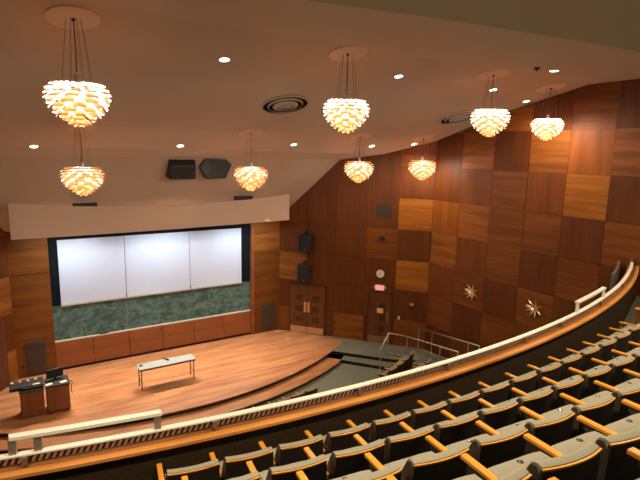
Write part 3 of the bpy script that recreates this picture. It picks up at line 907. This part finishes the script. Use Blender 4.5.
railing('handrail', 'steel handrail along the right wall, farther of the two by the ramp',
        [(13.42, 13.60, 1.0), (13.35, 10.60, 1.32)],
        [(13.42, 13.60, 0, 1.0), (13.42, 12.9, .03, 1.06), (13.36, 11.1, .26, 1.26), (13.35, 10.62, .33, 1.3)],
        low=[(13.42, 13.25, .18), (13.36, 11.2, .42)])

# ------------------------------------------------------------------ balcony
RC = (4.45, 26.2)
SCN = (5.2, 27.8)
ROWS = [dict(R=24.28, z=5.00), dict(R=25.13, z=5.40), dict(R=25.94, z=5.80), dict(R=26.70, z=6.20), dict(R=27.45, z=6.60)]
SEATH = .82
XB0 = -4.06
prof = [(23.3, 3.9), (23.3, ROWS[0]['z']-SEATH)]
for k, rw in enumerate(ROWS):
    zf = rw['z']-SEATH
    rb = rw['R']+.30
    prof += [(rb, zf)]
    if k < len(ROWS)-1: prof += [(rb, ROWS[k+1]['z']-SEATH)]
prof += [(27.75, 6.15), (31.5, 6.15), (31.5, 5.3), (27.0, 4.6)]
mb = MB(); mb.arc(prof, SCN, XB0, WX-.01, 70)
struct(mb.build('floor_balcony', DCARPET), 'dark stepped floor of the balcony')
mb = MB()
mb.arc([(21.96, 3.6), (21.96, 4.925), (22.07, 4.925), (22.07, 4.0), (24.5, 4.0), (24.5, 3.6)], RC, XB0, WX-.01, 80)
struct(mb.build('wall_balcony_front', KNEE), 'dark knee wall at the front of the balcony')
mb = MB(); mb.arc([(21.85, 3.3), (21.85, 4.90), (21.955, 4.90), (21.955, 3.3)], RC, XB0, WX-.01, 80)
struct(mb.build('trim_9', CABW), 'wooden outer face of the balcony front')
mb = MB(); mb.arc([(22.03, 4.926), (22.03, 4.96), (22.038, 4.965), (22.09, 4.965), (22.11, 4.955), (22.11, 4.925)], RC, XB0, WX-.01, 90)
struct(mb.build('trim_10', CAPW, smooth=True, angle=.6), 'orange wooden cap along the balcony front')
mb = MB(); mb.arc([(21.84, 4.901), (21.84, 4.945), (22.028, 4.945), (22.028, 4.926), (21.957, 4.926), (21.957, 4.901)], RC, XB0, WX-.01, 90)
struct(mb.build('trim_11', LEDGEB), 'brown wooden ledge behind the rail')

def rc(a, r, z): return (RC[0]+r*math.sin(a), RC[1]-r*math.cos(a), z)
def ax(x, r=21.9): return math.asin((x-RC[0])/r)
t = thing('balcony_rail', 'long curved cream guard rail along the balcony front', 'guard rail', (4.45, 4.3, 4.93))
mb = MB(); mb.arc([(21.905, 5.042), (21.905, 5.058), (21.975, 5.058), (21.975, 5.042)], RC, XB0, WX-.03, 100)
o = mb.build('top_rail', RAILP, t); o.location = (-4.45, -4.3, -4.93)
mb = MB(); mb.arc([(21.915, 4.95), (21.915, 5.041), (21.922, 5.041), (21.922, 4.95)], RC, XB0, WX-.03, 100)
o = mb.build('dark_web', mat('rail_web', (.10, .085, .06), .6), t); o.location = (-4.45, -4.3, -4.93)
mb = MB()
a_ = ax(-2.0)
while a_ < ax(12.5):
    for_ = 0.026/21.9
    p8 = [rc(a_, 21.955, 4.972), rc(a_+for_, 21.955, 4.972), rc(a_+for_, 21.924, 4.972), rc(a_, 21.924, 4.972),
          rc(a_+.9*for_, 21.955, 5.022), rc(a_+1.9*for_, 21.955, 5.022), rc(a_+1.9*for_, 21.924, 5.022), rc(a_+.9*for_, 21.924, 5.022)]
    mb.hexa(p8)
    a_ += 0.054/21.9
o = mb.build('slat_strip', STEEL, t); o.location = (-4.45, -4.3, -4.93); o['kind'] = 'stuff'
for x in (-1.6, 0.0, 1.62, 3.30, 4.72, 6.45, 7.6, 9.4, 11.2, 12.8):
    a_ = ax(x)
    mb = MB(); c0 = Vector(rc(a_, 21.985, 4.966)); tt = Vector((math.cos(a_), math.sin(a_), 0)); nn = Vector((math.sin(a_), -math.cos(a_), 0))
    pts = []
    for z_ in (0, .075):
        for (u, v) in ((-.02, -.03), (.02, -.03), (.02, .03), (-.02, .03)): pts.append(c0+tt*u+nn*v*.6+Vector((0, 0, z_)))
    mb.hexa(pts)
    o = mb.build('post', RAILPOST, t); o.location = (-4.45, -4.3, -4.93)
def high_rail(x0, x1, zt, label):
    t = thing('raised_guard_rail', label, 'guard rail', (0, 0, 0), 0, 'raised guard rails')
    mb = MB(); mb.arc([(21.90, zt-.03), (21.90, zt), (21.975, zt), (21.975, zt-.03)], RC, x0, x1, 12); mb.build('top_rail', RAILP, t)
    for x in (x0+.03, x1-.03, x0+.22):
        if x == x0+.22 and x1 > 6: continue
        a_ = ax(x); tt = Vector((math.cos(a_), math.sin(a_), 0)); nn = Vector((math.sin(a_), -math.cos(a_), 0)); c0 = Vector(rc(a_, 21.94, 5.059))
        pts = [c0+tt*u+nn*v+Vector((0, 0, z_)) for z_ in (0, zt-.031-5.059) for (u, v) in ((-.03, -.02), (.03, -.02), (.03, .02), (-.03, .02))]
        mb = MB(); mb.hexa(pts); mb.build('post', RAILP if x1 > 6 else STEEL, t)
mb = MB(); p_ = rc(ax(13.78), 21.94, 5.05); mb.box(p_[0]-4.45-.03, p_[0]-4.45+.03, p_[1]-4.3-.03, p_[1]-4.3+.03, .13, .24); mb.build('end_post', RAILPOST, bpy.data.objects['balcony_rail'])
high_rail(-0.12, 1.12, 5.235, 'raised piece of guard rail at the left aisle')
high_rail(8.25, 9.70, 5.26, 'raised piece of guard rail at the right part of the balcony')
mb = MB(); mb.arc([(21.62, 4.6), (21.62, 5.02), (21.68, 5.02), (21.68, 4.6)], RC, 12.0, WX-.06, 12)
o = mb.build('outer_guard_panel', mat('outer_panel', (.12, .11, .09), .6)); tag(o, 'grey curved panel outside the rail at the far right end', 'guard panel')

# ------------------------------------------------------------------ seats
W = .44
def yc_(x): return -.040*(1-(2*x/W)**2)
def zc_(x): return -.010*(2*x/W)**2
def make_seat():
    t = thing('auditorium_seat', 'seat', 'seat', (0, 0, 0), 0, 'tip-up balcony seats')
    xs = [-W/2+W*i/10 for i in range(11)]
    mb = MB(); mb.sweepx([(-.022, .818), (-.004, .818), (.030, .28), (.010, .28)], xs, yc_, zc_); sh = mb.build('back_shell', SHELL, t, smooth=True, angle=.6)
    mb = MB(); mb.sweepx([(-.025, .8185), (-.025, .828), (-.012, .828), (-.012, .8185)], xs, yc_, zc_); mb.build('wood_edge', ORANGE, t, smooth=True, angle=.6)
    xs2 = [x*.985 for x in xs]
    mb = MB(); mb.sweepx([(-.0035, .80), (-.010, .832), (.020, .840), (.048, .832), (.062, .812), (.13, .66), (.185, .50), (.20, .38), (.07, .33)], xs2, yc_, zc_)
    mb.build('backrest', FABRIC, t, smooth=True, angle=.9)
    for sx in (-1, 1):
        mb = MB(); mb.prism_x([(-.018, .75), (.022, .814), (.044, .812), (.056, .800), (.125, .66), (.18, .50), (.195, .36), (.16, .28), (.01, .28)], sx*W/2-.004, sx*W/2+.004)
        mb.build('side_panel', STAND, t)
    # tipped-up seat pan
    y2 = lambda x: -.010*(1-(2*x/W)**2)
    z2 = lambda x: -.015*(abs(2*x/W))**4
    mb = MB(); mb.sweepx([(.205, .575), (.215, .600), (.250, .612), (.335, .606), (.362, .585), (.375, .42), (.31, .34), (.235, .38)], [x*.96 for x in xs], y2, z2)
    pan = mb.build('seat', FABRIC, t, smooth=True, angle=.9)
    mb = MB(); mb.lathe([(.001, .0), (.022, .0), (.022, .006), (.015, .010), (.001, .010)], (.0, .292, .602), 16); mb.build('badge', DARKM, pan)
    mb = MB(); mb.lathe([(.001, .0), (.012, .0), (.007, .005)], (.0, .292, .6125), 10); mb.build('badge_stud', CHROME, pan)
    mb = MB(); mb.lathe([(.001, -.008), (.008, 0), (.001, .008)], (.12, -.038, .56), 8); mb.build('bolt', BRASS, sh)
    side_parts(t, -.247)
    return t
def side_parts(t, x):
    mb = MB(); mb.prism_x([(.03, .02), (.28, .02), (.30, .40), (.44, .55), (.44, .583), (.07, .583), (.03, .5)], x-.012, x+.012)
    s = mb.build('standard', STAND, t)
    mb = MB(); mb.prism_x([(-.02, 0), (.34, 0), (.34, .019), (-.02, .019)], x-.028, x+.028); mb.build('foot', STAND, s)
    mb = MB(); mb.box(x-.024, x+.024, .08, .49, .584, .610); mb.build('armrest', ORANGE, t, bevel=.005)
    mb = MB(); mb.tube([(x+.020, .37, .46), (x+.022, .375, .49), (x+.020, .38, .54)], [.005, .011, .005], 8); mb.build('bracket', CHROME, t, smooth=True)
proto = make_seat()
proto_used = [False]
ORD = ['first', 'second', 'third', 'fourth', 'fifth', 'sixth', 'seventh', 'eighth', 'ninth', 'tenth', 'eleventh', 'twelfth', 'thirteenth',
       'fourteenth', 'fifteenth', 'sixteenth', 'seventeenth', 'eighteenth', 'nineteenth', 'twentieth']
RN = ['front', 'second', 'third', 'fourth', 'fifth']
AL = [[-.1741, -.1535, -.1325, -.111, -.0895, -.0685, -.0475, -.026, -.0035, .0195, .0412, .0634, .0862, .1084, .1315, .154],
      [-.1688, -.1477, -.127, -.1069, -.0864, -.0656, -.0445, -.0233, -.0012, .0205, .042, .0635, .085, .1065],
      [-.1640, -.1430, -.1223, -.1011, -.081, -.0607, -.0396, -.0186, .0024, .0234],
      [-.1544, -.1348, -.1153, -.0958, -.0763, -.0568],
      [-.1240, -.1045, -.085]]
def place(loc, rz, label, group):
    if not proto_used[0]:
        proto_used[0] = True; o = proto
    else: o = dup(proto)
    o.location = loc; o.rotation_euler = (0, 0, rz); o['label'] = label; o['group'] = group
    return o
for ri, (rw, al) in enumerate(zip(ROWS, AL)):
    for k, a0 in enumerate(al):
        a_ = a0+(W/2)/rw['R']
        R = rw['R']-.0
        x, y = SCN[0]+R*math.sin(a_), SCN[1]-R*math.cos(a_)
        if ri == 4: lab = 'grey tip-up seat in the balcony row nearest the viewer, %s from its left end' % ORD[k]
        else: lab = 'grey tip-up seat in the %s balcony row, %s from its left end' % (RN[ri], ORD[k])
        s = place((x, y, rw['z']-SEATH), a_, lab, 'tip-up balcony seats')
        if k == len(al)-1 and ri == 0:
            side_parts(s, .262)
# seat end panel near the far right of the balcony
t = thing('seat_end_panel', 'brown wooden panel with an orange cap beyond the far end of the front row', 'panel', (10.16, 4.30, 4.18), .22)
mb = MB(); mb.box(-.02, .02, -.25, .16, 0.0, .68); mb.build('panel', CABW, t)
mb = MB(); mb.box(-.035, .035, -.28, .19, .681, .72); mb.build('cap', ORANGE, t, bevel=.006)

# main floor seats seen past the rail
def lower_row(c, R, angs, z, label, group):
    for k, a_ in enumerate(angs):
        x, y = c[0]+R*math.sin(a_), c[1]-R*math.cos(a_)
        place((x, y, z), a_, label % ORD[k], group)
LC = (5.0, 27.8)
lower_row(LC, 15.86, [.030+.0335*k for k in range(5)], -.30, 'main floor seat in the middle block below the balcony rail, %s from its left end', 'main floor seats')
lower_row((7.2, 21.6), 10.2, [.362+.052*k for k in range(4)], -.30, 'main floor seat in the front row of the right block, %s from its left end', 'main floor seats')
lower_row((7.2, 21.6), 11.02, [.362+.050*k for k in range(3)], -.20, 'main floor seat in the second row of the right block, %s from its left end', 'main floor seats')
